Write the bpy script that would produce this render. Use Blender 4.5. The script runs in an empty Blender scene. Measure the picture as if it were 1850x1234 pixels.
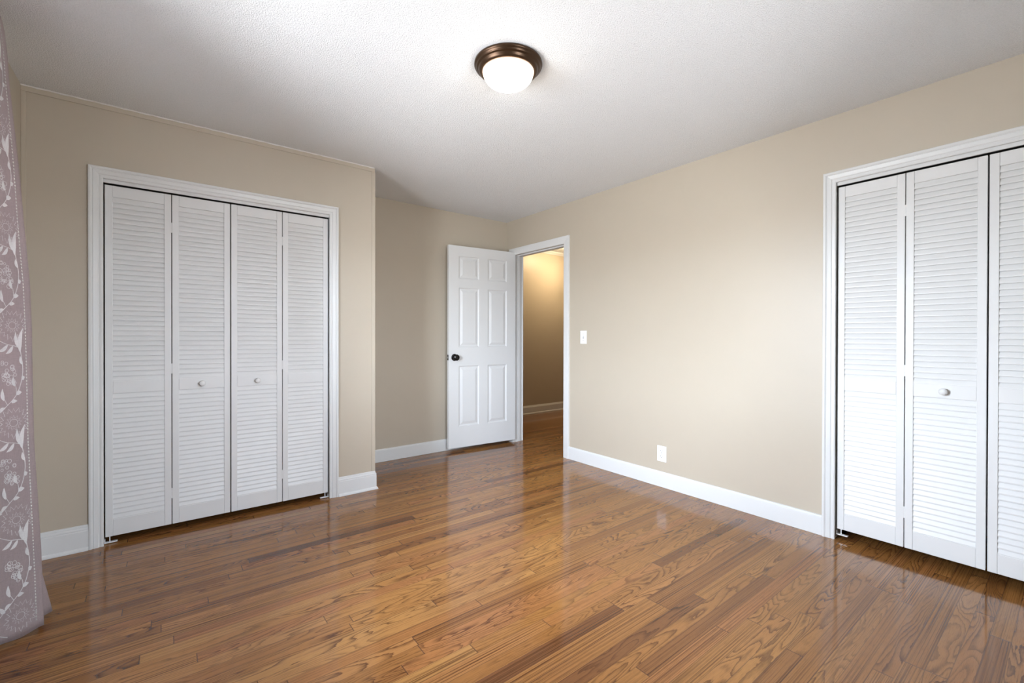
import bpy, bmesh, math, random
from mathutils import Vector, Matrix
random.seed(4)
C = bpy.context.scene.collection
SC = bpy.context.scene

# ------------------------------------------------------------------ camera
cam_d = bpy.data.cameras.new('camera'); cam = bpy.data.objects.new('camera', cam_d); C.objects.link(cam)
cam_d.sensor_fit = 'HORIZONTAL'; cam_d.sensor_width = 36.0
cam_d.lens = 810.46 / 1850 * 36.0
cam_d.shift_y = (611.35 - 617.0) / 1850
cam_d.clip_start = 0.05
cam.matrix_world = (Matrix.Translation((0, 0, 1.1633)) @ Matrix.Rotation(math.radians(-37.961), 4, 'Z')
    @ Matrix.Rotation(math.radians(90 - 0.245), 4, 'X') @ Matrix.Rotation(math.radians(0.107), 4, 'Z'))
SC.camera = cam

# ------------------------------------------------------------------ view + sky
SC.view_settings.view_transform = 'Standard'; SC.view_settings.look = 'None'
SC.view_settings.gamma = 1.0; SC.view_settings.use_curve_mapping = False
SC.view_settings.exposure = 0.46
W = bpy.data.worlds.new('sky'); SC.world = W; W.use_nodes = True
wn = W.node_tree.nodes; wl = W.node_tree.links; wn.clear()
w_tc = wn.new('ShaderNodeTexCoord'); w_sep = wn.new('ShaderNodeSeparateXYZ'); w_rmp = wn.new('ShaderNodeValToRGB')
w_bg = wn.new('ShaderNodeBackground'); w_out = wn.new('ShaderNodeOutputWorld')
w_map = wn.new('ShaderNodeMapRange'); w_map.inputs[1].default_value = -0.5; w_map.inputs[2].default_value = 0.5
wl.new(w_tc.outputs['Generated'], w_sep.inputs[0]); wl.new(w_sep.outputs['Z'], w_map.inputs[0])
wl.new(w_map.outputs[0], w_rmp.inputs[0]); wl.new(w_rmp.outputs[0], w_bg.inputs[0]); wl.new(w_bg.outputs[0], w_out.inputs[0])
e = w_rmp.color_ramp.elements
e[0].position = 0.0; e[0].color = (0.42, 0.43, 0.45, 1)
e[1].position = 1.0; e[1].color = (0.74, 0.84, 1.0, 1)
for p, c in ((0.50, (0.44, 0.47, 0.50, 1)), (0.54, (0.78, 0.88, 1.0, 1))):
    k = w_rmp.color_ramp.elements.new(p); k.color = c
SKY = 49.0; LAMP = 13.0; HALL = 95.0
w_bg.inputs[1].default_value = SKY

# ------------------------------------------------------------------ measured geometry
H = 2.44; YL = 3.3424; XR = 3.0565; YB = 4.0182; XC = 1.2754; XW = -0.5645; YN = -0.75
C1 = (-0.259, 0.950, 2.035)      # left closet opening a0,a1,top
C2 = (-0.316, 0.893, 2.055)      # right closet opening
DO = (3.095, 3.885, 2.060)       # doorway
WIN = (1.22, 2.46, 0.72, 2.06)   # window in the left wall y0,y1,z0,z1
WIN_FILL = (0.95, 1.58, 0.90, 2.06)  # unseen window added behind the camera as fill light x0,x1,z0,z1
XH = XR + 0.12                   # hall side of right wall
YHALL = 5.15

def portal(loc, rot, sx, sy):
    d = bpy.data.lights.new('daylight_portal', 'AREA'); d.shape = 'RECTANGLE'; d.size = sx; d.size_y = sy
    d.cycles.is_portal = True
    o = bpy.data.objects.new('daylight_portal', d); C.objects.link(o); o.location = loc; o.rotation_euler = rot
portal((XW - 0.12, (WIN[0]+WIN[1])/2, (WIN[2]+WIN[3])/2), (math.radians(90), 0, math.radians(-90)), WIN[1]-WIN[0], WIN[3]-WIN[2])
portal(((WIN_FILL[0]+WIN_FILL[1])/2, YN - 0.12, (WIN_FILL[2]+WIN_FILL[3])/2), (math.radians(90), 0, 0), WIN_FILL[1]-WIN_FILL[0], WIN_FILL[3]-WIN_FILL[2])

# ------------------------------------------------------------------ material helpers
class NT:
    def __init__(s, name):
        s.m = bpy.data.materials.new(name); s.m.use_nodes = True
        s.n = s.m.node_tree.nodes; s.l = s.m.node_tree.links
        s.b = s.n['Principled BSDF']; s.out = s.n['Material Output']
    def put(s, sock, v):
        if isinstance(v, bpy.types.NodeSocket): s.l.new(v, sock)
        elif v is not None: sock.default_value = v
    def math(s, op, a, b=None, c=None, clamp=False):
        k = s.n.new('ShaderNodeMath'); k.operation = op; k.use_clamp = clamp
        for i, v in enumerate((a, b, c)):
            if v is not None: s.put(k.inputs[i], v)
        return k.outputs[0]
    def noise(s, vec, scale, detail=2, rough=0.5, dist=0.0):
        k = s.n.new('ShaderNodeTexNoise'); s.put(k.inputs['Vector'], vec)
        k.inputs['Scale'].default_value = scale; k.inputs['Detail'].default_value = detail
        k.inputs['Roughness'].default_value = rough; k.inputs['Distortion'].default_value = dist
        return k.outputs[0]
    def comb(s, x, y, z):
        k = s.n.new('ShaderNodeCombineXYZ')
        for i, v in enumerate((x, y, z)): s.put(k.inputs[i], v)
        return k.outputs[0]
    def ramp(s, f, stops):
        k = s.n.new('ShaderNodeValToRGB'); s.put(k.inputs[0], f); e = k.color_ramp.elements
        e[0].position, e[0].color = stops[0][0], (*stops[0][1], 1)
        e[1].position, e[1].color = stops[-1][0], (*stops[-1][1], 1)
        for p, c in stops[1:-1]:
            q = e.new(p); q.color = (*c, 1)
        return k.outputs[0]
    def mix(s, f, a, b, mode='MIX'):
        k = s.n.new('ShaderNodeMix'); k.data_type = 'RGBA'; k.blend_type = mode
        s.put(k.inputs[0], f)
        s.put(k.inputs[6], a if isinstance(a, bpy.types.NodeSocket) else (*a, 1))
        s.put(k.inputs[7], b if isinstance(b, bpy.types.NodeSocket) else (*b, 1))
        return k.outputs[2]
    def mrange(s, f, a, b, c, d):
        k = s.n.new('ShaderNodeMapRange'); s.put(k.inputs[0], f)
        for i, v in enumerate((a, b, c, d)): k.inputs[i+1].default_value = v
        return k.outputs[0]
    def bump(s, h, strength, dist):
        k = s.n.new('ShaderNodeBump'); k.inputs['Strength'].default_value = strength
        k.inputs['Distance'].default_value = dist; s.put(k.inputs['Height'], h)
        s.l.new(k.outputs[0], s.b.inputs['Normal'])
    def obj(s):
        return s.n.new('ShaderNodeTexCoord').outputs['Object']

def simple(name, col, rough=0.5, metal=0.0, var=0.03, vscale=6.0, bump=None):
    t = NT(name); v = t.obj()
    n = t.noise(v, vscale, 3)
    c = t.mix(n, tuple(x*(1-var) for x in col), tuple(min(1, x*(1+var)) for x in col))
    t.put(t.b.inputs['Base Color'], c)
    t.b.inputs['Roughness'].default_value = rough; t.b.inputs['Metallic'].default_value = metal
    if bump: t.bump(t.noise(v, bump[0], 3), bump[1], bump[2])
    return t.m

M = {}
M['wall'] = simple('tan_wall_paint', (0.515, 0.452, 0.360), 0.40, bump=(260, 0.18, 0.0012), var=0.02)
M['tan_trim'] = simple('tan_trim_paint', (0.525, 0.461, 0.367), 0.42, bump=(60, 0.1, 0.001), var=0.02)
M['white'] = simple('white_trim_paint', (0.72, 0.725, 0.715), 0.35, bump=(40, 0.06, 0.0006), var=0.015)
M['door'] = simple('white_door_paint', (0.71, 0.715, 0.71), 0.38, bump=(90, 0.06, 0.0006), var=0.015)
M['louver'] = simple('white_louver_paint', (0.72, 0.72, 0.71), 0.42, var=0.015)
M['plastic'] = simple('white_plastic', (0.86, 0.86, 0.86), 0.3, var=0.01)
M['slot'] = simple('dark_slot', (0.05, 0.05, 0.05), 0.6)
M['greyslot'] = simple('grey_switch_slot', (0.42, 0.42, 0.43), 0.6)
M['closet'] = simple('closet_interior_shade', (0.10, 0.085, 0.07), 0.8)  # dark colour stands in for the shade inside the closets
M['black'] = simple('black_bronze_knob', (0.012, 0.010, 0.009), 0.25, 0.6)
M['steel'] = simple('worn_steel', (0.45, 0.43, 0.40), 0.35, 1.0)
M['bronze'] = simple('oil_rubbed_bronze', (0.060, 0.032, 0.016), 0.32, 0.7, var=0.2)
M['track'] = simple('dark_track_metal', (0.03, 0.028, 0.026), 0.5, 0.5)
M['bead'] = simple('cream_bead_thread', (0.62, 0.60, 0.56), 0.5)
M['caulk'] = simple('ceiling_caulk', (0.78, 0.76, 0.73), 0.6, bump=(80, 0.3, 0.002))

t = NT('popcorn_ceiling'); v = t.obj()
n1 = t.noise(v, 150, 3, 0.6); n2 = t.noise(v, 300, 2, 0.6)
hgt = t.math('ADD', t.math('POWER', n1, 2.0), t.math('MULTIPLY', n2, 0.35))
t.put(t.b.inputs['Base Color'], t.ramp(n1, [(0.3, (0.86, 0.88, 0.885)), (0.60, (0.93, 0.945, 0.95))]))
t.b.inputs['Roughness'].default_value = 0.95; t.bump(hgt, 0.9, 0.008)
M['ceiling'] = t.m

def emis(name, col, strength):
    t = NT(name); n = t.noise(t.obj(), 8, 2)
    c = t.mix(n, tuple(x*0.97 for x in col), col)
    t.put(t.b.inputs['Base Color'], (0.9, 0.88, 0.84, 1)); t.put(t.b.inputs['Emission Color'], c)
    t.b.inputs['Emission Strength'].default_value = strength; t.b.inputs['Roughness'].default_value = 0.25
    return t.m
M['dome'] = emis('glowing_frosted_glass', (1.0, 0.89, 0.75), LAMP)
M['hall_dome'] = emis('glowing_warm_hall_glass', (1.0, 0.76, 0.46), HALL)

t = NT('window_glass')
gl = t.n.new('ShaderNodeBsdfGlossy'); gl.inputs['Roughness'].default_value = 0.02
tr = t.n.new('ShaderNodeBsdfTransparent'); fr = t.n.new('ShaderNodeFresnel'); fr.inputs[0].default_value = 1.45
mx = t.n.new('ShaderNodeMixShader'); t.l.new(fr.outputs[0], mx.inputs[0]); t.l.new(tr.outputs[0], mx.inputs[1])
t.l.new(gl.outputs[0], mx.inputs[2]); t.l.new(mx.outputs[0], t.out.inputs[0]); M['glass'] = t.m

def fabric(name, col, trans):
    t = NT(name); v = t.obj(); sp = t.n.new('ShaderNodeSeparateXYZ'); t.l.new(v, sp.inputs[0])
    wv = t.noise(t.comb(t.math('MULTIPLY', sp.outputs[0], 60.), t.math('MULTIPLY', sp.outputs[1], 60.), t.math('MULTIPLY', sp.outputs[2], 900.)), 1, 2)
    w2 = t.noise(t.comb(t.math('MULTIPLY', sp.outputs[0], 900.), t.math('MULTIPLY', sp.outputs[1], 900.), t.math('MULTIPLY', sp.outputs[2], 40.)), 1, 2)
    f = t.math('MULTIPLY', t.math('ADD', wv, w2), 0.5)
    c = t.ramp(f, [(0.3, tuple(x*0.86 for x in col)), (0.7, tuple(min(1, x*1.1) for x in col))])
    t.put(t.b.inputs['Base Color'], c); t.b.inputs['Roughness'].default_value = 0.75
    t.b.inputs['Sheen Weight'].default_value = 0.15
    tl = t.n.new('ShaderNodeBsdfTranslucent'); t.l.new(c, tl.inputs[0])
    mx = t.n.new('ShaderNodeMixShader'); mx.inputs[0].default_value = trans
    t.l.new(t.b.outputs[0], mx.inputs[1]); t.l.new(tl.outputs[0], mx.inputs[2]); t.l.new(mx.outputs[0], t.out.inputs[0])
    return t.m
M['curtain'] = fabric('mauve_curtain_linen', (0.58, 0.49, 0.49), 0.5)
M['stitch'] = fabric('cream_embroidery_thread', (0.93, 0.91, 0.90), 0.35)

# oak strip floor ---------------------------------------------------
t = NT('oak_strip_floor'); v = t.obj(); sp = t.n.new('ShaderNodeSeparateXYZ'); t.l.new(v, sp.inputs[0])
X, Y = sp.outputs[0], sp.outputs[1]
PW = 0.0572
yr = t.math('DIVIDE', Y, PW); row = t.math('FLOOR', yr); fy = t.math('FRACT', yr)
def vor1(feature):
    k = t.n.new('ShaderNodeTexVoronoi'); k.voronoi_dimensions = '1D'; k.feature = feature
    k.inputs['Scale'].default_value = 1.0; k.inputs['Randomness'].default_value = 0.9
    t.l.new(t.math('ADD', t.math('DIVIDE', X, 1.05), t.math('MULTIPLY', row, 37.17)), k.inputs['W']); return k
vc = vor1('F1'); ve = vor1('DISTANCE_TO_EDGE')
csep = t.n.new('ShaderNodeSeparateColor'); t.l.new(vc.outputs['Color'], csep.inputs[0])
wn1 = t.n.new('ShaderNodeTexWhiteNoise'); wn1.noise_dimensions = '3D'
t.l.new(t.comb(csep.outputs[0], csep.outputs[1], row), wn1.inputs['Vector'])
r1 = wn1.outputs['Value']; rs = t.n.new('ShaderNodeSeparateColor'); t.l.new(wn1.outputs['Color'], rs.inputs[0])
r2, r3, r4 = rs.outputs[0], rs.outputs[1], rs.outputs[2]
# cathedral contours
off = t.math('MULTIPLY', r1, 60.0)
gx = t.math('ADD', t.math('MULTIPLY', X, 1.7), off); gy = t.math('ADD', t.math('MULTIPLY', Y, 12.5), t.math('MULTIPLY', r2, 40.0))
nz = t.noise(t.comb(gx, gy, t.math('MULTIPLY', r3, 30.0)), 1.0, 1.6, 0.42, 0.5)
jag = t.noise(t.comb(t.math('MULTIPLY', X, 24.0), t.math('MULTIPLY', Y, 130.0), off), 1.0, 2, 0.6)
nz = t.math('ADD', nz, t.math('MULTIPLY', t.math('SUBTRACT', jag, 0.5), 0.034))
rings = t.math('FRACT', t.math('MULTIPLY', nz, 15.0))
ringd = t.math('POWER', t.math('MULTIPLY', t.mrange(rings, 0.38, 0.92, 0.0, 1.0), t.mrange(rings, 0.93, 1.0, 1.0, 0.0)), 1.6)     # dark at the seam of each ring
# straight quarter-sawn grain
nz2 = t.noise(t.comb(t.math('ADD', t.math('MULTIPLY', X, 0.9), off), t.math('MULTIPLY', Y, 250.0), t.math('MULTIPLY', r2, 30.0)), 1.0, 3, 0.6)
straight = t.mrange(nz2, 0.46, 0.66, 0.0, 1.0)
kind = t.mrange(r4, 0.35, 0.55, 0.0, 1.0)
grain = t.math('ADD', t.math('MULTIPLY', ringd, kind), t.math('MULTIPLY', straight, t.math('SUBTRACT', 1.15, kind)), clamp=True)
# pores
nz3 = t.noise(t.comb(t.math('ADD', t.math('MULTIPLY', X, 22.0), off), t.math('MULTIPLY', Y, 620.0), 0.0), 1.0, 2, 0.5)
pores = t.mrange(nz3, 0.53, 0.70, 0.0, 1.0)
gm = t.mrange(t.noise(t.comb(gx, t.math('MULTIPLY', gy, 0.5), 4.0), 0.8, 2), 0.3, 0.65, 0.35, 1.0)
base = t.ramp(r3, [(0.0, (0.130, 0.050, 0.019)), (0.07, (0.235, 0.098, 0.030)), (0.35, (0.300, 0.133, 0.038)),
                   (0.6, (0.340, 0.158, 0.045)), (0.85, (0.310, 0.128, 0.042)), (1.0, (0.370, 0.184, 0.056))])
dark = t.mix(1.0, base, (0.22, 0.16, 0.17), 'MULTIPLY')
c = t.mix(t.math('MULTIPLY', t.math('MULTIPLY', grain, gm), 0.95), base, dark)
c = t.mix(t.math('MULTIPLY', pores, 0.38), c, dark)
blot = t.noise(t.comb(t.math('MULTIPLY', X, 1.0), t.math('MULTIPLY', Y, 3.0), 9.0), 1.4, 3)
c = t.mix(t.mrange(blot, 0.35, 0.75, 0.0, 0.35), c, t.mix(1.0, c, (0.78, 0.68, 0.66), 'MULTIPLY'))
gap = t.mrange(t.math('MINIMUM', fy, t.math('SUBTRACT', 1.0, fy)), 0.010, 0.030, 1.0, 0.0)
gape = t.mrange(ve.outputs['Distance'], 0.0008, 0.0022, 1.0, 0.0)
gp = t.math('MAXIMUM', t.math('MULTIPLY', gap, t.mrange(r2, 0, 1, 0.35, 0.9)), gape)
c = t.mix(t.math('MULTIPLY', gp, 0.8), c, (0.045, 0.02, 0.012))
t.put(t.b.inputs['Base Color'], c)
t.put(t.b.inputs['Roughness'], t.mrange(grain, 0, 1, 0.09, 0.16))
t.b.inputs['IOR'].default_value = 1.52
hh = t.math('ADD', t.math('MULTIPLY', gp, -0.6), t.math('ADD', t.math('MULTIPLY', grain, -0.05), t.math('MULTIPLY', t.noise(t.comb(t.math('MULTIPLY', X, 2.0), t.math('MULTIPLY', Y, 18.0), 0.0), 1.0, 1), 0.5)))
t.bump(hh, 0.22, 0.0016)
M['floor'] = t.m

# ------------------------------------------------------------------ mesh helpers
def box(bm, x0, x1, y0, y1, z0, z1, mat=0):
    vs = [bm.verts.new(p) for p in ((x0,y0,z0),(x1,y0,z0),(x1,y1,z0),(x0,y1,z0),(x0,y0,z1),(x1,y0,z1),(x1,y1,z1),(x0,y1,z1))]
    for f in ((0,3,2,1),(4,5,6,7),(0,1,5,4),(1,2,6,5),(2,3,7,6),(3,0,4,7)):
        bm.faces.new([vs[i] for i in f])
    return vs

def obj(name, bm, m, parent=None, smooth=False, bevel=0.0, recalc=True):
    if recalc: bmesh.ops.recalc_face_normals(bm, faces=bm.faces[:])
    me = bpy.data.meshes.new(name); bm.to_mesh(me); bm.free()
    if smooth:
        for p in me.polygons: p.use_smooth = True
    me.materials.append(m)
    o = bpy.data.objects.new(name, me); C.objects.link(o)
    if parent: o.parent = parent
    if bevel:
        b = o.modifiers.new('bevel', 'BEVEL'); b.width = bevel; b.segments = 2; b.limit_method = 'ANGLE'
    return o

def tag(o, label=None, cat=None, group=None, kind=None):
    if label: o['label'] = label
    if cat: o['category'] = cat
    if group: o['group'] = group
    if kind: o['kind'] = kind
    return o
def empty(name, loc, rz=0.0):
    o = bpy.data.objects.new(name, None); C.objects.link(o); o.location = loc; o.rotation_euler = (0, 0, rz)
    o.empty_display_size = 0.1; return o
def struct(o, label, cat): return tag(o, label, cat, None, 'structure')

def lathe(bm, prof, axis='z', n=48, center=(0,0,0), cap=True):
    """prof: list of (r, h); revolve about axis"""
    rings = []
    for r, h in prof:
        ring = []
        if r < 1e-6:
            p = {'z': (0,0,h), 'x': (h,0,0), 'y': (0,h,0)}[axis]
            ring = [bm.verts.new(Vector(center) + Vector(p))]
        else:
            for k in range(n):
                a = 2*math.pi*k/n; ca, sa = r*math.cos(a), r*math.sin(a)
                p = {'z': (ca,sa,h), 'x': (h,ca,sa), 'y': (ca,h,sa)}[axis]
                ring.append(bm.verts.new(Vector(center) + Vector(p)))
        rings.append(ring)
    for a, b in zip(rings, rings[1:]):
        if len(a) == 1 and len(b) == 1: continue
        for k in range(n):
            k2 = (k+1) % n
            if len(a) == 1: bm.faces.new((a[0], b[k], b[k2]))
            elif len(b) == 1: bm.faces.new((a[k], a[k2], b[0]))
            else: bm.faces.new((a[k], a[k2], b[k2], b[k]))
    if cap:
        for r in (rings[0], rings[-1]):
            if len(r) > 2: bm.faces.new(r)

def tube(bm, pts, r, n=8):
    pts = [Vector(p) for p in pts]; rings = []
    for i, p in enumerate(pts):
        d = (pts[min(i+1, len(pts)-1)] - pts[max(i-1, 0)]).normalized()
        a = d.cross(Vector((0,0,1)) if abs(d.z) < 0.9 else Vector((1,0,0))).normalized(); b = d.cross(a)
        rings.append([bm.verts.new(p + r*(math.cos(2*math.pi*k/n)*a + math.sin(2*math.pi*k/n)*b)) for k in range(n)])
    for A, B in zip(rings, rings[1:]):
        for k in range(n): bm.faces.new((A[k], A[(k+1)%n], B[(k+1)%n], B[k]))
    bm.faces.new(rings[0]); bm.faces.new(rings[-1])

def wall(name, along, a0, a1, t0, t1, z0, z1, holes, m):
    """wall running along x or y with rectangular holes (b0,b1,zb,zt)"""
    bm = bmesh.new()
    def bx(p0, p1, q0, q1):
        if p1-p0 < 1e-5 or q1-q0 < 1e-5: return
        if along == 'x': box(bm, p0, p1, t0, t1, q0, q1)
        else: box(bm, t0, t1, p0, p1, q0, q1)
    cur = a0
    for b0, b1, zb, zt in sorted(holes):
        bx(cur, b0, z0, z1); bx(b0, b1, z0, zb); bx(b0, b1, zt, z1); cur = b1
    bx(cur, a1, z0, z1)
    return obj(name, bm, m)

# ------------------------------------------------------------------ room shell
bm = bmesh.new(); box(bm, -0.7, 6.5, -0.9, 5.4, -0.06, 0.0)
struct(obj('floor', bm, M['floor']), 'glossy golden-brown oak strip floor running through the room and hall', 'floor')
bm = bmesh.new(); box(bm, -0.7, XR+0.06, -0.9, 4.15, H, H+0.08); box(bm, XR+0.06, 4.0, -0.9, 1.2, H, H+0.08)
struct(obj('ceiling', bm, M['ceiling']), 'white popcorn-textured ceiling of the bedroom', 'ceiling')
bm = bmesh.new(); box(bm, XR+0.06, 6.5, 1.2, 5.4, 2.49, 2.57)
struct(obj('ceiling_hall', bm, M['ceiling']), 'ceiling of the hall seen through the doorway', 'ceiling')

J = 0.018
struct(wall('wall_closet', 'x', XW, XC, YL, YL+0.1, 0, H, [(C1[0]-J, C1[1]+J, 0, C1[2]+J)], M['wall']),
       'tan closet wall on the left holding the four-panel louvered closet', 'wall')
bm = bmesh.new(); box(bm, XC-0.1, XC, YL+0.1, YB, 0, H)
struct(obj('wall_closet_return', bm, M['wall']), 'short tan side wall where the left closet juts out', 'wall')
bm = bmesh.new(); box(bm, XW-0.1, XR, YB, YB+0.1, 0, H)
struct(obj('wall_back', bm, M['wall']), 'tan back wall of the recess behind the open white door', 'wall')
struct(wall('wall_right', 'y', YN-0.1, YHALL+0.1, XR, XH, 0, 2.55,
       [(C2[0]-J, C2[1]+J, 0, C2[2]+J), (DO[0]-J, DO[1]+J, 0, DO[2]+J)], M['wall']),
       'long beige right wall with the doorway, light switch, outlet and second closet', 'wall')
struct(wall('wall_left', 'y', YN-0.1, YB+0.1, XW-0.1, XW, 0, H, [(WIN[0], WIN[1], WIN[2], WIN[3])], M['wall']),
       'tan window wall, a sliver seen between the curtain and left corner', 'wall')
struct(wall('wall_near', 'x', XW-0.1, 4.0, YN-0.1, YN, 0, H, [WIN_FILL], M['wall']),
       'tan wall behind the viewer', 'wall')
bm = bmesh.new(); box(bm, XH, 6.5, YHALL, YHALL+0.1, 0, 2.55)
struct(obj('wall_hall', bm, M['wall']), 'tan hall wall glowing warm, seen through the doorway', 'wall')
bm = bmesh.new(); box(bm, 6.4, 6.5, 1.15, YHALL, 0, 2.55); box(bm, 3.9, 6.4, 1.1, 1.2, 0, 2.55)
struct(obj('wall_hall_end', bm, M['wall']), 'tan end walls of the hall', 'wall')
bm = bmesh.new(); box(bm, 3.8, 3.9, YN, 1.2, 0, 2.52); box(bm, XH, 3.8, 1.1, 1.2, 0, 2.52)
struct(obj('wall_closet_interior', bm, M['closet']), 'interior of the right closet, its shade put into a dark colour', 'wall')
# dark panel added to stand in for shade inside the left closet
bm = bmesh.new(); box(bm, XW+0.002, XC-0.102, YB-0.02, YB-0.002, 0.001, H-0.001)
struct(obj('wall_closet_shade_panel', bm, M['closet']), 'added dark panel standing in for shade at the back of the left closet', 'wall')

# placing maps: local (a, t, z) -> world; t = distance out from the wall into the room
def PL(a, t, z): return (a, YL - t, z)
def PR(a, t, z): return (XR - t, a, z)
def PB(a, t, z): return (a, YB - t, z)
def PH(a, t, z): return (a, YHALL - t, z)
def pbox(bm, P, a0, a1, t0, t1, z0, z1):
    p, q = P(a0, t0, z0), P(a1, t1, z1)
    return box(bm, min(p[0],q[0]), max(p[0],q[0]), min(p[1],q[1]), max(p[1],q[1]), min(p[2],q[2]), max(p[2],q[2]))

def casing(P, a0, a1, zt, prof):
    """mitred architrave; prof = list of (w outward from opening, t out from the wall)"""
    bm = bmesh.new(); rows = []
    for (ax, az, dx, dz) in ((a0, 0, -1, 0), (a0, zt, -1, 1), (a1, zt, 1, 1), (a1, 0, 1, 0)):
        rows.append([bm.verts.new(P(ax+dx*w, tt, az+dz*w)) for w, tt in prof])
    n = len(prof)
    for A, B in zip(rows, rows[1:]):
        for k in range(n): bm.faces.new((A[k], A[(k+1)%n], B[(k+1)%n], B[k]))
    bm.faces.new(rows[0]); bm.faces.new(rows[-1])
    return bm
CW = 0.0575
colonial = [(-0.004,0),(-0.004,0.008),(0.000,0.0105),(0.008,0.0105),(0.010,0.0085),(0.014,0.0085),(0.018,0.012),(0.030,0.0135),
            (0.036,0.0145),(0.039,0.012),(0.042,0.015),(0.046,0.018),(0.052,0.018),(CW-0.002,0.0165),(CW,0.014),(CW,0)]
plaincase = [(-0.004,0),(-0.004,0.010),(0.000,0.012),(0.012,0.0125),(0.040,0.016),(0.050,0.0175),(CW+0.008,0.0175),(CW+0.010,0.0155),(CW+0.010,0)]
def jamb(P, a0, a1, zt, depth):
    bm = bmesh.new()
    pbox(bm, P, a0-J, a0, -depth, 0.0005, 0, zt+J); pbox(bm, P, a1, a1+J, -depth, 0.0005, 0, zt+J)
    pbox(bm, P, a0, a1, -depth, 0.0005, zt, zt+J)
    return bm
def framed(n, P, O, prof, depth, label):
    root = empty('trim_%d' % n, P((O[0]+O[1])/2, 0, 0))
    struct(root, label, 'door frame')
    inv = Matrix.Translation(root.location).inverted()
    for nm, b in (('casing', casing(P, O[0], O[1], O[2], prof)), ('jamb', jamb(P, O[0], O[1], O[2], depth))):
        b.transform(inv); obj(nm, b, M['white'], root)
    return root
framed(1, PL, C1, colonial, 0.10, 'white moulded casing around the left louvered closet')
framed(2, PR, C2, colonial, 0.12, 'white moulded casing around the right louvered closet')
fr3 = framed(3, PR, DO, plaincase, 0.12, 'white casing and jamb around the open doorway to the hall')
inv3 = Matrix.Translation(fr3.location).inverted()
bm = bmesh.new()   # door stop strips
pbox(bm, PR, DO[1]-0.011, DO[1], -0.085, -0.048, 0, DO[2]); pbox(bm, PR, DO[0], DO[0]+0.011, -0.085, -0.048, 0, DO[2])
pbox(bm, PR, DO[0]+0.011, DO[1]-0.011, -0.085, -0.048, DO[2]-0.011, DO[2]); bm.transform(inv3)
obj('door_stop', bm, M['white'], fr3)
bm = casing(lambda a, tt, z: (XH + tt, a, z), DO[0], DO[1], DO[2], plaincase); bm.transform(inv3)
obj('hall_casing', bm, M['white'], fr3)

# ------------------------------------------------------------------ baseboards
def runprof(bm, P, a0, a1, prof, m0=0, m1=0):
    """prof (t,z) closed; m0/m1 = mitre factor: a shifts by m*t at the end"""
    A = [bm.verts.new(P(a0 + m0*tt, tt, z)) for tt, z in prof]; B = [bm.verts.new(P(a1 + m1*tt, tt, z)) for tt, z in prof]
    n = len(prof)
    for k in range(n): bm.faces.new((A[k], A[(k+1)%n], B[(k+1)%n], B[k]))
    bm.faces.new(A); bm.faces.new(B)
tall = [(0,0),(0.024,0),(0.0235,0.006),(0.020,0.014),(0.014,0.019),(0.0135,0.105),(0.012,0.110),(0.013,0.113),(0.0125,0.118),(0.008,0.124),(0.0075,0.130),(0.005,0.136),(0,0.137)]
flat = [(0,0.001),(0.013,0.001),(0.0135,0.100),(0.0125,0.109),(0.009,0.1155),(0.003,0.118),(0,0.118)]
bm = bmesh.new(); runprof(bm, PL, XW, C1[0]-CW, tall)
struct(obj('baseboard_closet_left', bm, M['white']), 'short white moulded baseboard left of the left closet', 'baseboard')
bm = bmesh.new(); runprof(bm, PL, C1[1]+CW, XC, tall, 0, 1)
runprof(bm, lambda a, tt, z: (XC + tt, a, z), YL, YB, tall, -1, 0)
struct(obj('baseboard_closet_corner', bm, M['white']), 'white moulded baseboard wrapping the outside corner right of the left closet', 'baseboard')
bm = bmesh.new(); runprof(bm, PB, XC+0.024, XR, flat)
struct(obj('baseboard_back', bm, M['white']), 'white baseboard behind the open door in the recess', 'baseboard')
bm = bmesh.new(); runprof(bm, PR, C2[1]+CW, DO[0]-CW-0.010, flat); runprof(bm, PR, DO[1]+CW+0.010, YB, flat)
struct(obj('baseboard_right', bm, M['white']), 'long white baseboard on the right wall under the outlet', 'baseboard')
bm = bmesh.new(); runprof(bm, lambda a, tt, z: (XW+tt, a, z), YN, YL, flat)
struct(obj('baseboard_left', bm, M['white']), 'white baseboard of the window wall behind the curtain', 'baseboard')
bm = bmesh.new(); runprof(bm, PH, XH, 6.4, [(0,0),(0.022,0),(0.02,0.012),(0.013,0.018),(0.013,0.10),(0.008,0.112),(0.004,0.125),(0,0.126)])
struct(obj('baseboard_hall', bm, M['white']), 'cream baseboard along the hall wall beyond the doorway', 'baseboard')

# tan corner and crown strips of the closet wall
bm = bmesh.new()
pbox(bm, PL, XW, XW+0.018, 0, 0.007, 0.137, H-0.03); pbox(bm, PL, XW, XC, 0, 0.007, H-0.030, H)
struct(obj('trim_4', bm, M['tan_trim'], bevel=0.0015), 'tan flat moulding strip along the ceiling and left corner of the closet wall', 'moulding')
bm = bmesh.new(); pbox(bm, PL, XC-0.020, XC+0.006, 0, 0.006, 0.137, H-0.03)
box(bm, XC, XC+0.006, YL, YL+0.020, 0.137, H)
struct(obj('trim_5', bm, M['tan_trim'], bevel=0.0015), 'tan corner strip on the outside corner of the closet wall', 'moulding')
bm = bmesh.new(); runprof(bm, PH, XH, 6.4, [(0,2.44),(0.008,2.44),(0.03,2.47),(0.03,2.49),(0,2.49)])
struct(obj('trim_6', bm, M['white']), 'thin crown moulding at the top of the hall wall', 'moulding')
# caulk bead at the ceiling line over the closet
bm = bmesh.new(); pts = [(XW + (XC-XW)*k/60, YL-0.009+0.001*math.sin(k*1.7), H-0.0015+0.0012*math.sin(k*2.3)) for k in range(61)]
tube(bm, pts, 0.0042, 6)
struct(obj('trim_7', bm, M['caulk']), 'thin white caulk line between ceiling and closet wall moulding', 'caulk')

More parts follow.
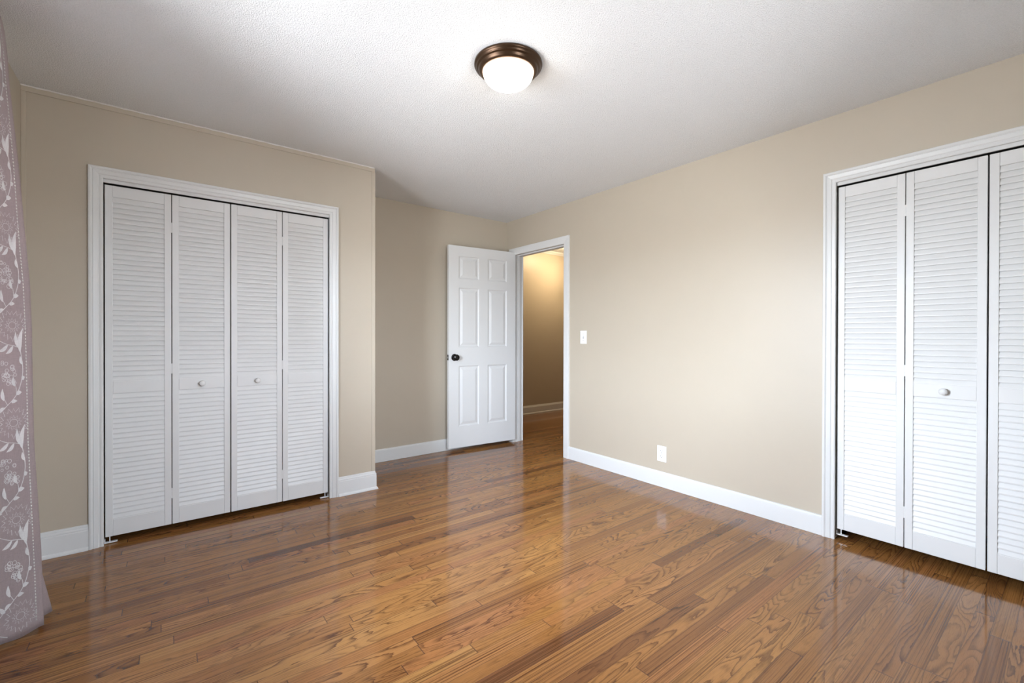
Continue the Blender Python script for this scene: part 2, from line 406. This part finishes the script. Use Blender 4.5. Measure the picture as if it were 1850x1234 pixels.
# ------------------------------------------------------------------ louvered bifold doors
PWD = 0.2945; PHT = 1.966; PTH = 0.028
def louver_panel_mesh():
    bm = bmesh.new(); st = 0.0325; rt, rm0, rm1, rb = 0.063, 0.800, 0.868, 0.093
    box(bm, 0, st, 0, PTH, 0, PHT); box(bm, PWD-st, PWD, 0, PTH, 0, PHT)
    for z0, z1 in ((0, rb), (rm0, rm1), (PHT-rt, PHT)): box(bm, st+0.0003, PWD-st-0.0003, 0.0008, PTH-0.0008, z0, z1)
    bmesh.ops.bevel(bm, geom=bm.edges[:], offset=0.0012, segments=1, affect='EDGES')
    for z0, z1, n in ((rb, rm0, 25), (rm1, PHT-rt, 36)):
        pitch = (z1-z0)/n
        for k in range(n):
            zc = z0 + (k+0.5)*pitch
            # slanted slat, front edge low; cross-section in (y depth, z)
            yf, yk = 0.0022, 0.0110; dz = 0.0165; th = 0.0070
            sec = [(yf, zc-dz+0.001), (yf, zc-dz+th*1.0), (yk-0.001, zc+dz), (yk, zc+dz-0.001), (yk, zc+dz-th), (yf+0.0015, zc-dz)]
            sec = [(y, min(max(z, z0-0.004), z1+0.004)) for y, z in sec]
            A = [bm.verts.new((st-0.004, y, z)) for y, z in sec]; B = [bm.verts.new((PWD-st+0.004, y, z)) for y, z in sec]
            m_ = len(sec)
            for q in range(m_): bm.faces.new((A[q], A[(q+1)%m_], B[(q+1)%m_], B[q]))
            bm.faces.new(A); bm.faces.new(B)
    bmesh.ops.recalc_face_normals(bm, faces=bm.faces[:])
    me = bpy.data.meshes.new('louver_panel'); bm.to_mesh(me); bm.free(); me.materials.append(M['louver']); return me
LP = louver_panel_mesh()
def knob_mesh(name, prof, m, axis='y'):
    bm = bmesh.new(); lathe(bm, prof, axis, 32); bmesh.ops.recalc_face_normals(bm, faces=bm.faces[:])
    me = bpy.data.meshes.new(name); bm.to_mesh(me); bm.free(); me.materials.append(m)
    for p in me.polygons: p.use_smooth = True
    return me
KN = knob_mesh('round_knob', [(0, 0.0), (0.0085, 0.0), (0.0078, -0.006), (0.0085, -0.010), (0.0150, -0.014), (0.0175, -0.0185), (0.0170, -0.023), (0.0125, -0.0275), (0.006, -0.0290), (0, -0.0293)], M['louver'])
def box_mesh(name, boxes, m):
    bm = bmesh.new()
    for b in boxes: box(bm, *b)
    me = bpy.data.meshes.new(name); bm.to_mesh(me); bm.free(); me.materials.append(m); return me
BR = box_mesh('pivot_bracket', [(0, 0.055, -0.002, 0.022, -0.034, -0.031), (0, 0.003, -0.002, 0.022, -0.034, -0.012), (0, 0.055, -0.002, 0.0, -0.034, -0.029)], M['plastic'])
PIN = box_mesh('pivot_pin', [(0.020, 0.0245, 0.008, 0.0125, -0.031, 0.001)], M['plastic'])
HG = box_mesh('bifold_hinge', [(-0.0045, 0.0045, 0.0, 0.004, 0.0, 0.060)], M['louver'])
def child(name, me, parent, loc, sx=1):
    o = bpy.data.objects.new(name, me); C.objects.link(o); o.parent = parent; o.location = loc
    if sx != 1: o.scale.x = sx
    return o
def bifold(n, loc, rz, pivot_left, knob_panel, label):
    """pair of hinged panels; local x = across, y = depth into closet, z up"""
    root = empty('door_%d' % n, loc, rz)
    struct(root, label, 'closet door')
    gap = 0.004
    for k in range(2):
        p = child('panel', LP, root, (k*(PWD+gap), 0, 0))
        if k == knob_panel: child('knob', KN, p, (PWD/2, 0.001, 0.834))
    for z in (0.155, 0.90, 1.74): child('hinge', HG, root, (PWD+gap/2, 0.0006, z))
    br = child('pivot_bracket', BR, root, (-0.004 if pivot_left else 2*PWD+gap+0.004, 0, 0), 1 if pivot_left else -1)
    child('pivot_pin', PIN, br, (0, 0, 0))
    return root
REC = 0.018
w2 = 2*PWD + 0.004
# left closet, local x -> +X
gL = (C1[1]-C1[0]-2*w2-0.006)/2
bifold(1, (C1[0]+gL, YL+REC, 0.038), 0, True, 1, 'left half of the left closet: white louvered bifold door')
bifold(2, (C1[1]-gL-w2, YL+REC, 0.038), 0, False, 0, 'right half of the left closet: white louvered bifold door beside the outside corner')
# right closet, local x -> -Y, local y -> +X : rotate -90
gR = (C2[1]-C2[0]-2*w2-0.006)/2
bifold(3, (XR+REC, C2[1]-gR, 0.058), -math.pi/2, True, 1, 'white louvered bifold door of the right closet, next to its left casing, knob fully visible')
bifold(4, (XR+REC, C2[0]+gR+w2, 0.058), -math.pi/2, False, 0, 'white louvered bifold door at the right edge, cut off by the frame')
# overhead tracks
for P, O, lab, nn in ((PL, C1, 'closet door track over the left closet doors', 8), (PR, C2, 'closet door track over the right closet doors', 9)):
    root = empty('trim_%d' % nn, P((O[0]+O[1])/2, 0, O[2])); struct(root, lab, 'door track')
    iv = Matrix.Translation(root.location).inverted()
    bm = bmesh.new(); pbox(bm, P, O[0], O[1], -0.016, -0.006, O[2]-0.022, O[2]); bm.transform(iv); obj('fascia', bm, M['white'], root)
    bm = bmesh.new(); pbox(bm, P, O[0], O[1], -0.055, -0.018, O[2]-0.018, O[2]); bm.transform(iv); obj('rail', bm, M['track'], root)

# ------------------------------------------------------------------ six-panel door
DW, DH, DT = 0.795, 2.044, 0.035
def six_panel_mesh():
    """local x: 0 at hinge, -DW at free edge; y: 0 front (towards viewer) .. DT back"""
    bm = bmesh.new()
    xs = [(-0.795+0.112, -0.795+0.345), (-0.345, -0.112)]
    zs = [(0.213, 0.826), (1.019, 1.621), (1.714, 1.942)]
    xl = sorted({-DW, 0.0, *[v for p in xs for v in p]}); zl = sorted({0.0, DH, *[v for p in zs for v in p]})
    for side in (0, 1):
        yy = 0.0 if side == 0 else DT; sg = 1 if side == 0 else -1
        for i in range(len(xl)-1):
            for k in range(len(zl)-1):
                x0, x1, z0, z1 = xl[i], xl[i+1], zl[k], zl[k+1]
                if (x0, x1) in xs and (z0, z1) in zs:
                    prev = None
                    for ins, dp in ((0,0),(0.003,0.0035),(0.007,0.0065),(0.014,0.0085),(0.018,0.0085),(0.022,0.0075),(0.042,0.0015),(0.044,0.0012)):
                        q = [bm.verts.new((x, yy+sg*dp, z)) for x, z in ((x0+ins,z0+ins),(x1-ins,z0+ins),(x1-ins,z1-ins),(x0+ins,z1-ins))]
                        if prev:
                            for j in range(4): bm.faces.new((prev[j], prev[(j+1)%4], q[(j+1)%4], q[j]))
                        prev = q
                    bm.faces.new(prev)
                else:
                    bm.faces.new([bm.verts.new((x, yy, z)) for x, z in ((x0,z0),(x1,z0),(x1,z1),(x0,z1))])
    for quad in (((-DW,0,0),(-DW,DT,0),(-DW,DT,DH),(-DW,0,DH)), ((0,0,0),(0,DT,0),(0,DT,DH),(0,0,DH)),
                 ((-DW,0,0),(0,0,0),(0,DT,0),(-DW,DT,0)), ((-DW,0,DH),(0,0,DH),(0,DT,DH),(-DW,DT,DH))):
        bm.faces.new([bm.verts.new(p) for p in quad])
    bmesh.ops.remove_doubles(bm, verts=bm.verts[:], dist=1e-5)
    return bm
door = empty('door_5', (3.050, 3.850, 0.036), math.radians(-5.2))
struct(door, 'open white six-panel room door with a dark knob, standing in front of the recess wall', 'door')
obj('leaf', six_panel_mesh(), M['door'], door)
kp = [(0,0),(0.031,0),(0.031,-0.003),(0.028,-0.007),(0.014,-0.009),(0.0115,-0.013),(0.0115,-0.026),(0.019,-0.031),(0.0275,-0.038),(0.0290,-0.046),(0.0255,-0.053),(0.014,-0.0565),(0,-0.057)]
def knob8(prof, n):
    bm = bmesh.new(); lathe(bm, prof, 'y', n); return bm
kz = 0.915; kx = -DW+0.064; kp = [(q*1.15, w*1.05) for q, w in kp]
b = knob8(kp[:5], 40); b.transform(Matrix.Translation((kx, 0, kz))); rose = obj('knob_rosette', b, M['black'], door, smooth=True)
b = knob8([(0,-0.007)] + [(0.0115,-0.009)] + kp[6:], 10); b.transform(Matrix.Translation((kx, 0, kz))); obj('knob', b, M['black'], door)
kb = [(r, -h*0.88) for r, h in kp]
b = knob8(kb, 40); b.transform(Matrix.Translation((kx, DT, kz))); tag(obj('knob', b, M['black'], door, smooth=True), 'knob on the far side of the door')
bm = bmesh.new(); box(bm, -DW-0.0015, -DW, 0.006, 0.029, kz-0.028, kz+0.028); lp = obj('latch_plate', bm, M['black'], door)
bm = bmesh.new(); box(bm, -DW-0.011, -DW-0.0015, 0.011, 0.024, kz-0.008, kz+0.008); obj('latch_bolt', bm, M['steel'], lp, bevel=0.002)
for z in (0.22, 0.98, 1.80):
    bm = bmesh.new(); lathe(bm, [(0.0055, z), (0.0055, z+0.089)], 'z', 16, (0.004, DT+0.004, 0))
    box(bm, 0.0002, 0.0022, 0.004, DT, z, z+0.089); obj('hinge', bm, M['steel'], door)

# ------------------------------------------------------------------ switch and outlet
sw = empty('light_switch', PR(2.846, 0, 1.157)); tag(sw, 'white toggle light switch on the wall right of the doorway', 'light switch')
def plate(parent, w, h):
    bm = bmesh.new(); box(bm, -0.0055, 0, -w/2, w/2, -h/2, h/2); return obj('cover_plate', bm, M['plastic'], parent, bevel=0.003)
pl = plate(sw, 0.078, 0.120)
bm = bmesh.new(); box(bm, -0.0062, -0.0050, -0.006, 0.006, -0.0125, 0.0125); obj('slot', bm, M['greyslot'], sw)
bm = bmesh.new(); vs = box(bm, -0.017, -0.005, -0.0042, 0.0042, -0.001, 0.010)
obj('toggle', bm, M['plastic'], sw, bevel=0.0015)
for z in (-0.03, 0.03):
    bm = bmesh.new(); lathe(bm, [(0, -0.0070), (0.003, -0.0066), (0.0034, -0.0050)], 'x', 12, (0, 0, z)); obj('screw', bm, M['steel'], sw, smooth=True)
ou = empty('wall_outlet', PR(2.024, 0, 0.256)); tag(ou, 'white duplex outlet low on the right wall above the baseboard', 'outlet')
plate(ou, 0.080, 0.122)
for z in (-0.0205, 0.0205):
    bm = bmesh.new()
    pts = []
    for k in range(32):
        a = 2*math.pi*k/32; y = 0.0172*math.cos(a); zz = max(-0.0142, min(0.0142, 0.0172*math.sin(a))); pts.append((y, zz+z))
    A = [bm.verts.new((-0.0072, y, q)) for y, q in pts]; B = [bm.verts.new((-0.0050, y, q)) for y, q in pts]
    bm.faces.new(A); bm.faces.new(B)
    for k in range(32): bm.faces.new((A[k], A[(k+1)%32], B[(k+1)%32], B[k]))
    rc = obj('receptacle', bm, M['plastic'], ou)
    bm = bmesh.new()
    box(bm, -0.0076, -0.0070, 0.0050, 0.0072, z-0.001, z+0.0085); box(bm, -0.0076, -0.0070, -0.0072, -0.0050, z-0.001, z+0.007)
    lathe(bm, [(0.0028, -0.0076), (0.0028, -0.0070)], 'x', 12, (0, 0, z-0.008)); obj('slots', bm, M['slot'], rc)
bm = bmesh.new(); lathe(bm, [(0, -0.0068), (0.003, -0.0064), (0.0034, -0.0050)], 'x', 12); obj('screw', bm, M['steel'], ou, smooth=True)

# ------------------------------------------------------------------ ceiling lamp
def ceiling_lamp(loc, s, mdome, label):
    r = empty('ceiling_light', loc); tag(r, label, 'ceiling light')
    bm = bmesh.new()
    lathe(bm, [(0, 0), (0.150*s, 0), (0.156*s, -0.003), (0.1575*s, -0.010), (0.155*s, -0.015), (0.1475*s, -0.018), (0.1475*s, -0.021), (0.145*s, -0.0245),
               (0.139*s, -0.026), (0.137*s, -0.029), (0.135*s, -0.037), (0.128*s, -0.043), (0.119*s, -0.0455), (0.1165*s, -0.043), (0.1165*s, -0.03), (0, -0.03)], 'z', 96, cap=False)
    obj('canopy', bm, M['bronze'], r, smooth=True)
    bm = bmesh.new(); prof = [(0.1155*s, -0.036)]
    for k in range(0, 17):
        a = math.pi/2*k/16; prof.append((0.1155*s*math.cos(a)**0.85 if k < 16 else 0, -0.044 - 0.066*math.sin(a)))
    lathe(bm, prof, 'z', 96, cap=False); obj('glass_dome', bm, mdome, r, smooth=True)
    return r
ceiling_lamp((1.28, 1.673, H), 1.012, M['dome'], 'round flush ceiling light with bronze rim and glowing frosted dome')
hl = ceiling_lamp((4.75, 4.60, 2.49), 1.0, M['hall_dome'], 'ceiling light in the hall, only its edge beside the doorway casing')

# pull chain with knob hanging in the hall beside the doorway edge
pc = empty('pull_chain', (4.905, 4.955, 2.49)); tag(pc, 'tiny white pull knob on a thin cord in the hall, at the doorway edge', 'pull cord')
bm = bmesh.new(); lathe(bm, [(0, 0), (0.018, 0), (0.018, -0.006), (0.010, -0.016), (0, -0.018)], 'z', 20); obj('cord_mount', bm, M['plastic'], pc, smooth=True)
bm = bmesh.new(); tube(bm, [(0,0,-0.015), (0,0,-0.43)], 0.0012, 6); obj('cord', bm, M['plastic'], pc)
bm = bmesh.new(); lathe(bm, [(0, -0.425), (0.006, -0.428), (0.012, -0.440), (0.012, -0.450), (0, -0.458)], 'z', 16); obj('pull_knob', bm, M['plastic'], pc, smooth=True)

# ------------------------------------------------------------------ windows (daylight; rear one added as fill)
def window(n, P, a0, a1, z0, z1, label):
    """P local (a,t,z), t into the room"""
    r = empty('window_%d' % n, P((a0+a1)/2, 0, z0)); struct(r, label, 'window')
    iv = Matrix.Translation(r.location).inverted()
    def add(nm, boxes, m, par=r, bevel=0):
        bm = bmesh.new()
        for b in boxes: pbox(bm, P, *b)
        bm.transform(iv); return obj(nm, bm, m, par, bevel=bevel)
    f = 0.03; zm = (z0+z1)/2
    add('frame', [(a0, a0+f, -0.1, 0, z0, z1), (a1-f, a1, -0.1, 0, z0, z1), (a0+f, a1-f, -0.1, 0, z0, z0+f), (a0+f, a1-f, -0.1, 0, z1-f, z1)], M['white'])
    for (u0, u1, t0) in ((z0+f, zm+0.02, -0.05), (zm-0.02, z1-f, -0.085)):
        s = add('sash', [(a0+f, a0+f+0.035, t0, t0+0.03, u0, u1), (a1-f-0.035, a1-f, t0, t0+0.03, u0, u1),
                 (a0+f+0.035, a1-f-0.035, t0, t0+0.03, u0, u0+0.04), (a0+f+0.035, a1-f-0.035, t0, t0+0.03, u1-0.04, u1)], M['white'])
        add('pane', [(a0+f+0.035, a1-f-0.035, t0+0.013, t0+0.016, u0+0.04, u1-0.04)], M['glass'], s)
    c = 0.06
    add('casing', [(a0-c, a0, 0, 0.016, z0-0.02, z1+c), (a1, a1+c, 0, 0.016, z0-0.02, z1+c), (a0, a1, 0, 0.016, z1, z1+c)], M['white'], bevel=0.003)
    add('sill', [(a0-c-0.01, a1+c+0.01, 0, 0.04, z0-0.02, z0), (a0-c, a1+c, 0, 0.014, z0-0.08, z0-0.02)], M['white'], bevel=0.003)
window(1, lambda a, tt, z: (XW+tt, a, z), *WIN, 'white sash window in the left wall, beside the curtain')
window(2, lambda a, tt, z: (a, YN+tt, z), *WIN_FILL, 'unseen white sash window added behind the viewer for fill light')

# ------------------------------------------------------------------ curtain
WX = -0.556
EDGE = [(0.016,-0.372),(0.22,-0.377),(0.327,-0.381),(0.542,-0.390),(0.757,-0.398),(1.187,-0.4026),(1.365,-0.4086),(1.616,-0.426),(1.81,-0.437),(2.13,-0.460),(2.24,-0.465),(2.35,-0.475),(2.43,-0.498)]
def edge_x(z):
    if z <= EDGE[0][0]: return EDGE[0][1]
    for (a, b), (c, d) in zip(EDGE, EDGE[1:]):
        if z <= c: return b + (d-b)*(z-a)/(c-a)
    return EDGE[-1][1]
BP = [(-0.53,2.14),(-0.49,2.16),(-0.485,2.20),(-0.53,2.23),(-0.53,2.26),(-0.49,2.29),(-0.49,2.32),(-0.535,2.36),(-0.54,2.40),(-0.512,2.442),
      (-0.4855,2.466),(-0.4550,2.4875),(-0.4220,2.5085),(-0.389,2.529),(-0.372,2.545),(-0.380,2.570),(-0.392,2.595),(-0.380,2.63),(-0.362,2.665)]
IB = 13      # index of the beaded seam; front face runs 13 -> 10 (0.115 m)
def cpt(u, z):
    i = max(0, min(len(BP)-2, int(math.floor(u)))); f = u - i
    P = [Vector(BP[max(0, min(len(BP)-1, i+k))]) for k in (-1, 0, 1, 2)]
    a = 0.5*((2*P[1]) + (-P[0]+P[2])*f + (2*P[0]-5*P[1]+4*P[2]-P[3])*f*f + (-P[0]+3*P[1]-3*P[2]+P[3])*f**3)
    k = (edge_x(z) - WX)/(EDGE[0][1] - WX)
    x = WX + (a.x - WX)*k; y = a.y
    if u > 15:   # rear layer tucks behind above the hem
        tk = min(1, z/0.26); x -= 0.040*tk*min(1, (u-15)/2)
    x += 0.003*math.sin(u*1.3 + z*5)*min(1, z*3)*(1 if u < IB-3.5 else 0.4)
    return Vector((x, y, z))
cr = empty('curtain', (-0.46, 2.40, 0.0)); tag(cr, 'mauve linen curtain with cream floral embroidery hanging at the left edge', 'curtain')
civ = Matrix.Translation(cr.location).inverted()
ZT = 2.43; NZ = 70; NU = (len(BP)-1)*6
bm = bmesh.new(); grid = []
for j in range(NZ+1):
    rowv = []
    for i in range(NU+1):
        u = i/6; z = 0.012 + (ZT-0.012)*j/NZ
        p = cpt(u, z)
        if j == 0: p.z += 0.004*math.sin(u*2.0)
        rowv.append(bm.verts.new(p))
    grid.append(rowv)
for j in range(NZ):
    for i in range(NU): bm.faces.new((grid[j][i], grid[j][i+1], grid[j+1][i+1], grid[j+1][i]))
bm.transform(civ); cf = obj('fabric', bm, M['curtain'], cr, smooth=True)
sd = cf.modifiers.new('thickness', 'SOLIDIFY'); sd.thickness = 0.0012; sd.offset = 0
# embroidery: strokes in pixels (du left of the seam, dv downwards), 1.35 mm / 2.15 mm each
KX, KZ = 0.00135/0.0385, 0.00215
def S(du, zz, lift=0.0022):
    u = IB - du*KX
    p = cpt(u, zz); tu = cpt(u+0.05, zz) - cpt(u-0.05, zz); tz = cpt(u, zz+0.01) - cpt(u, zz-0.01)
    n = tu.cross(tz).normalized()
    if n.dot(Vector((0, 0, 1.16)) - p) < 0: n = -n
    return p + n*lift
def ribbon(bm, pts, w, z0):
    pts = [Vector(p) for p in pts]; L = []; R_ = []
    for i, p in enumerate(pts):
        d = pts[min(i+1, len(pts)-1)] - pts[max(i-1, 0)]; d = Vector((d.x*1.35, d.y*2.15)); d.normalize()
        o = Vector((-d.y/1.35, d.x/2.15))*w*0.85
        for q, lst in ((p+o, L), (p-o, R_)):
            zz = z0 - q.y*KZ
            lst.append(bm.verts.new(S(q.x, zz)) if True else None)
    for i in range(len(pts)-1): bm.faces.new((L[i], L[i+1], R_[i+1], R_[i]))
def leaf(bm, base, tip, w, z0):
    b = Vector(base); tp = Vector(tip); d = tp-b; n = Vector((-d.y, d.x)).normalized()
    left = []; right = []
    for k in range(1, 8):
        f = k/8; ww = w*math.sin(math.pi*f**0.8); c = b + d*f + n*(0.10*d.length*math.sin(math.pi*f))
        left.append(c + n*ww); right.append(c - n*ww)
    loop = [b] + left + [tp] + right[::-1]
    bm.faces.new([bm.verts.new(S(q.x, z0 - q.y*KZ)) for q in loop])
def smooth_line(pts, n=6):
    out = []
    P = [Vector(p) for p in pts]
    for i in range(len(P)-1):
        a, b, c, d = P[max(0,i-1)], P[i], P[i+1], P[min(len(P)-1, i+2)]
        for k in range(n):
            f = k/n; out.append(0.5*((2*b)+(-a+c)*f+(2*a-5*b+4*c-d)*f*f+(-a+3*b-3*c+d)*f**3))
    out.append(P[-1]); return out
bm = bmesh.new(); rnd = random.Random(3)
REP = 172*KZ
z = 1.163 + (611-985)*KZ
zlist = [z + REP*k for k in range(-1, 6)]
for z0 in zlist:
    def ok(p): return 0.03 < z0 - p*KZ < 2.36
    def tr_(pts, w):
        pts = [q for q in pts if ok(q[1]) and q[0] < 78]
        if len(pts) > 1: ribbon(bm, pts, w*1.25, z0)
    # vine down the seam side, then sweeping left
    tr_(smooth_line([(16,-6),(12,15),(11,35),(17,58),(28,77),(46,92),(66,106),(78,115)]), 1.0)
    tr_(smooth_line([(18,-8),(30,-12),(48,-15),(66,-22),(78,-28)]), 1.0)
    tr_(smooth_line([(26,74),(27,62),(32,52)]), 0.8)
    tr_(smooth_line([(46,92),(54,80)]), 0.8)
    for b_, t_, w_ in (((17,-6),(26,-38),3.2),((15,-4),(8,-44),3.6),((16,0),(13,-22),2.6),((11,22),(16,6),2.6),((14,48),(6,44),3.0),
                       ((27,74),(14,71),3.0),((30,60),(33,42),2.8),((38,88),(24,86),2.4),((54,84),(57,62),3.2),((66,104),(50,96),2.6),
                       ((32,-12),(50,2),2.6),((44,-14),(68,-2),2.6),((64,108),(76,96),3.0)):
        if ok(b_[1]) and ok(t_[1]): leaf(bm, b_, t_, w_*1.35, z0)
    # berry cluster: little rings
    for k in range(26):
        a = rnd.uniform(0, 2*math.pi); q = math.sqrt(rnd.random())
        cx, cy_ = 44 + 19*q*math.cos(a), 38 + 22*q*math.sin(a) - 0.5*(19*q*math.cos(a)); rr = rnd.uniform(2.6, 5.0)
        tr_([(cx + rr*math.cos(b), cy_ + rr*0.8*math.sin(b)) for b in [2*math.pi*j/12 for j in range(13)]], 0.7)
    # chrysanthemum outline
    cx, cy_ = 33, 124
    pts = []
    for k in range(36):
        a = 2*math.pi*k/36; rr = (1.0 if k % 2 else 0.72) * (1 + 0.06*math.sin(5*a))
        pts.append((cx + 34*rr*math.cos(a), cy_ + 27*rr*math.sin(a)))
    tr_(pts + pts[:1], 0.9)
    pts = []
    for k in range(26):
        a = 2*math.pi*(k+.5)/26; rr = 0.56 if k % 2 else 0.36
        pts.append((cx + 32*rr*math.cos(a), cy_ + 24*rr*math.sin(a)))
    tr_(pts + pts[:1], 0.7)
    tr_([(cx + 9*math.cos(b), cy_ + 6.5*math.sin(b)) for b in [2*math.pi*j/16 for j in range(17)]], 0.7)
bm.transform(civ); obj('embroidery', bm, M['stitch'], cr, recalc=False)
bm = bmesh.new(); zz = 0.05; k = 0
while zz < 2.36:
    p = S(0, zz, 0.0012); tz = (cpt(IB, zz+0.01) - cpt(IB, zz-0.01)).normalized(); tx = (cpt(IB+0.1, zz) - cpt(IB-0.1, zz)).normalized()
    n = tx.cross(tz); ring = []
    vs = [bm.verts.new(p + tx*0.0022*a + tz*0.0048*b + n*0.0012*c) for a, b, c in ((0,1,0),(1,0.25,0),(1,-0.35,0),(0,-1,0),(-1,-0.25,0),(-1,0.35,0),(0,0,1),(0,0,-1))]
    for q in range(6): bm.faces.new((vs[q], vs[(q+1)%6], vs[6])); bm.faces.new((vs[(q+1)%6], vs[q], vs[7]))
    zz += 0.0125
bm.transform(civ); obj('beaded_seam', bm, M['bead'], cr)

rod = empty('curtain_rod', (-0.505, 1.85, 2.36)); tag(rod, 'dark curtain rod above the window', 'curtain rod')
bm = bmesh.new(); lathe(bm, [(0.009, -0.72), (0.009, 0.20)], 'y', 16); obj('pole', bm, M['bronze'], rod, smooth=False)
for yy in (-0.65, 0.12):
    bm = bmesh.new(); box(bm, -0.0595, 0.0, yy-0.006, yy+0.006, -0.012, -0.006); box(bm, -0.0595, -0.055, yy-0.012, yy+0.012, -0.03, 0.03); obj('bracket', bm, M['bronze'], rod)
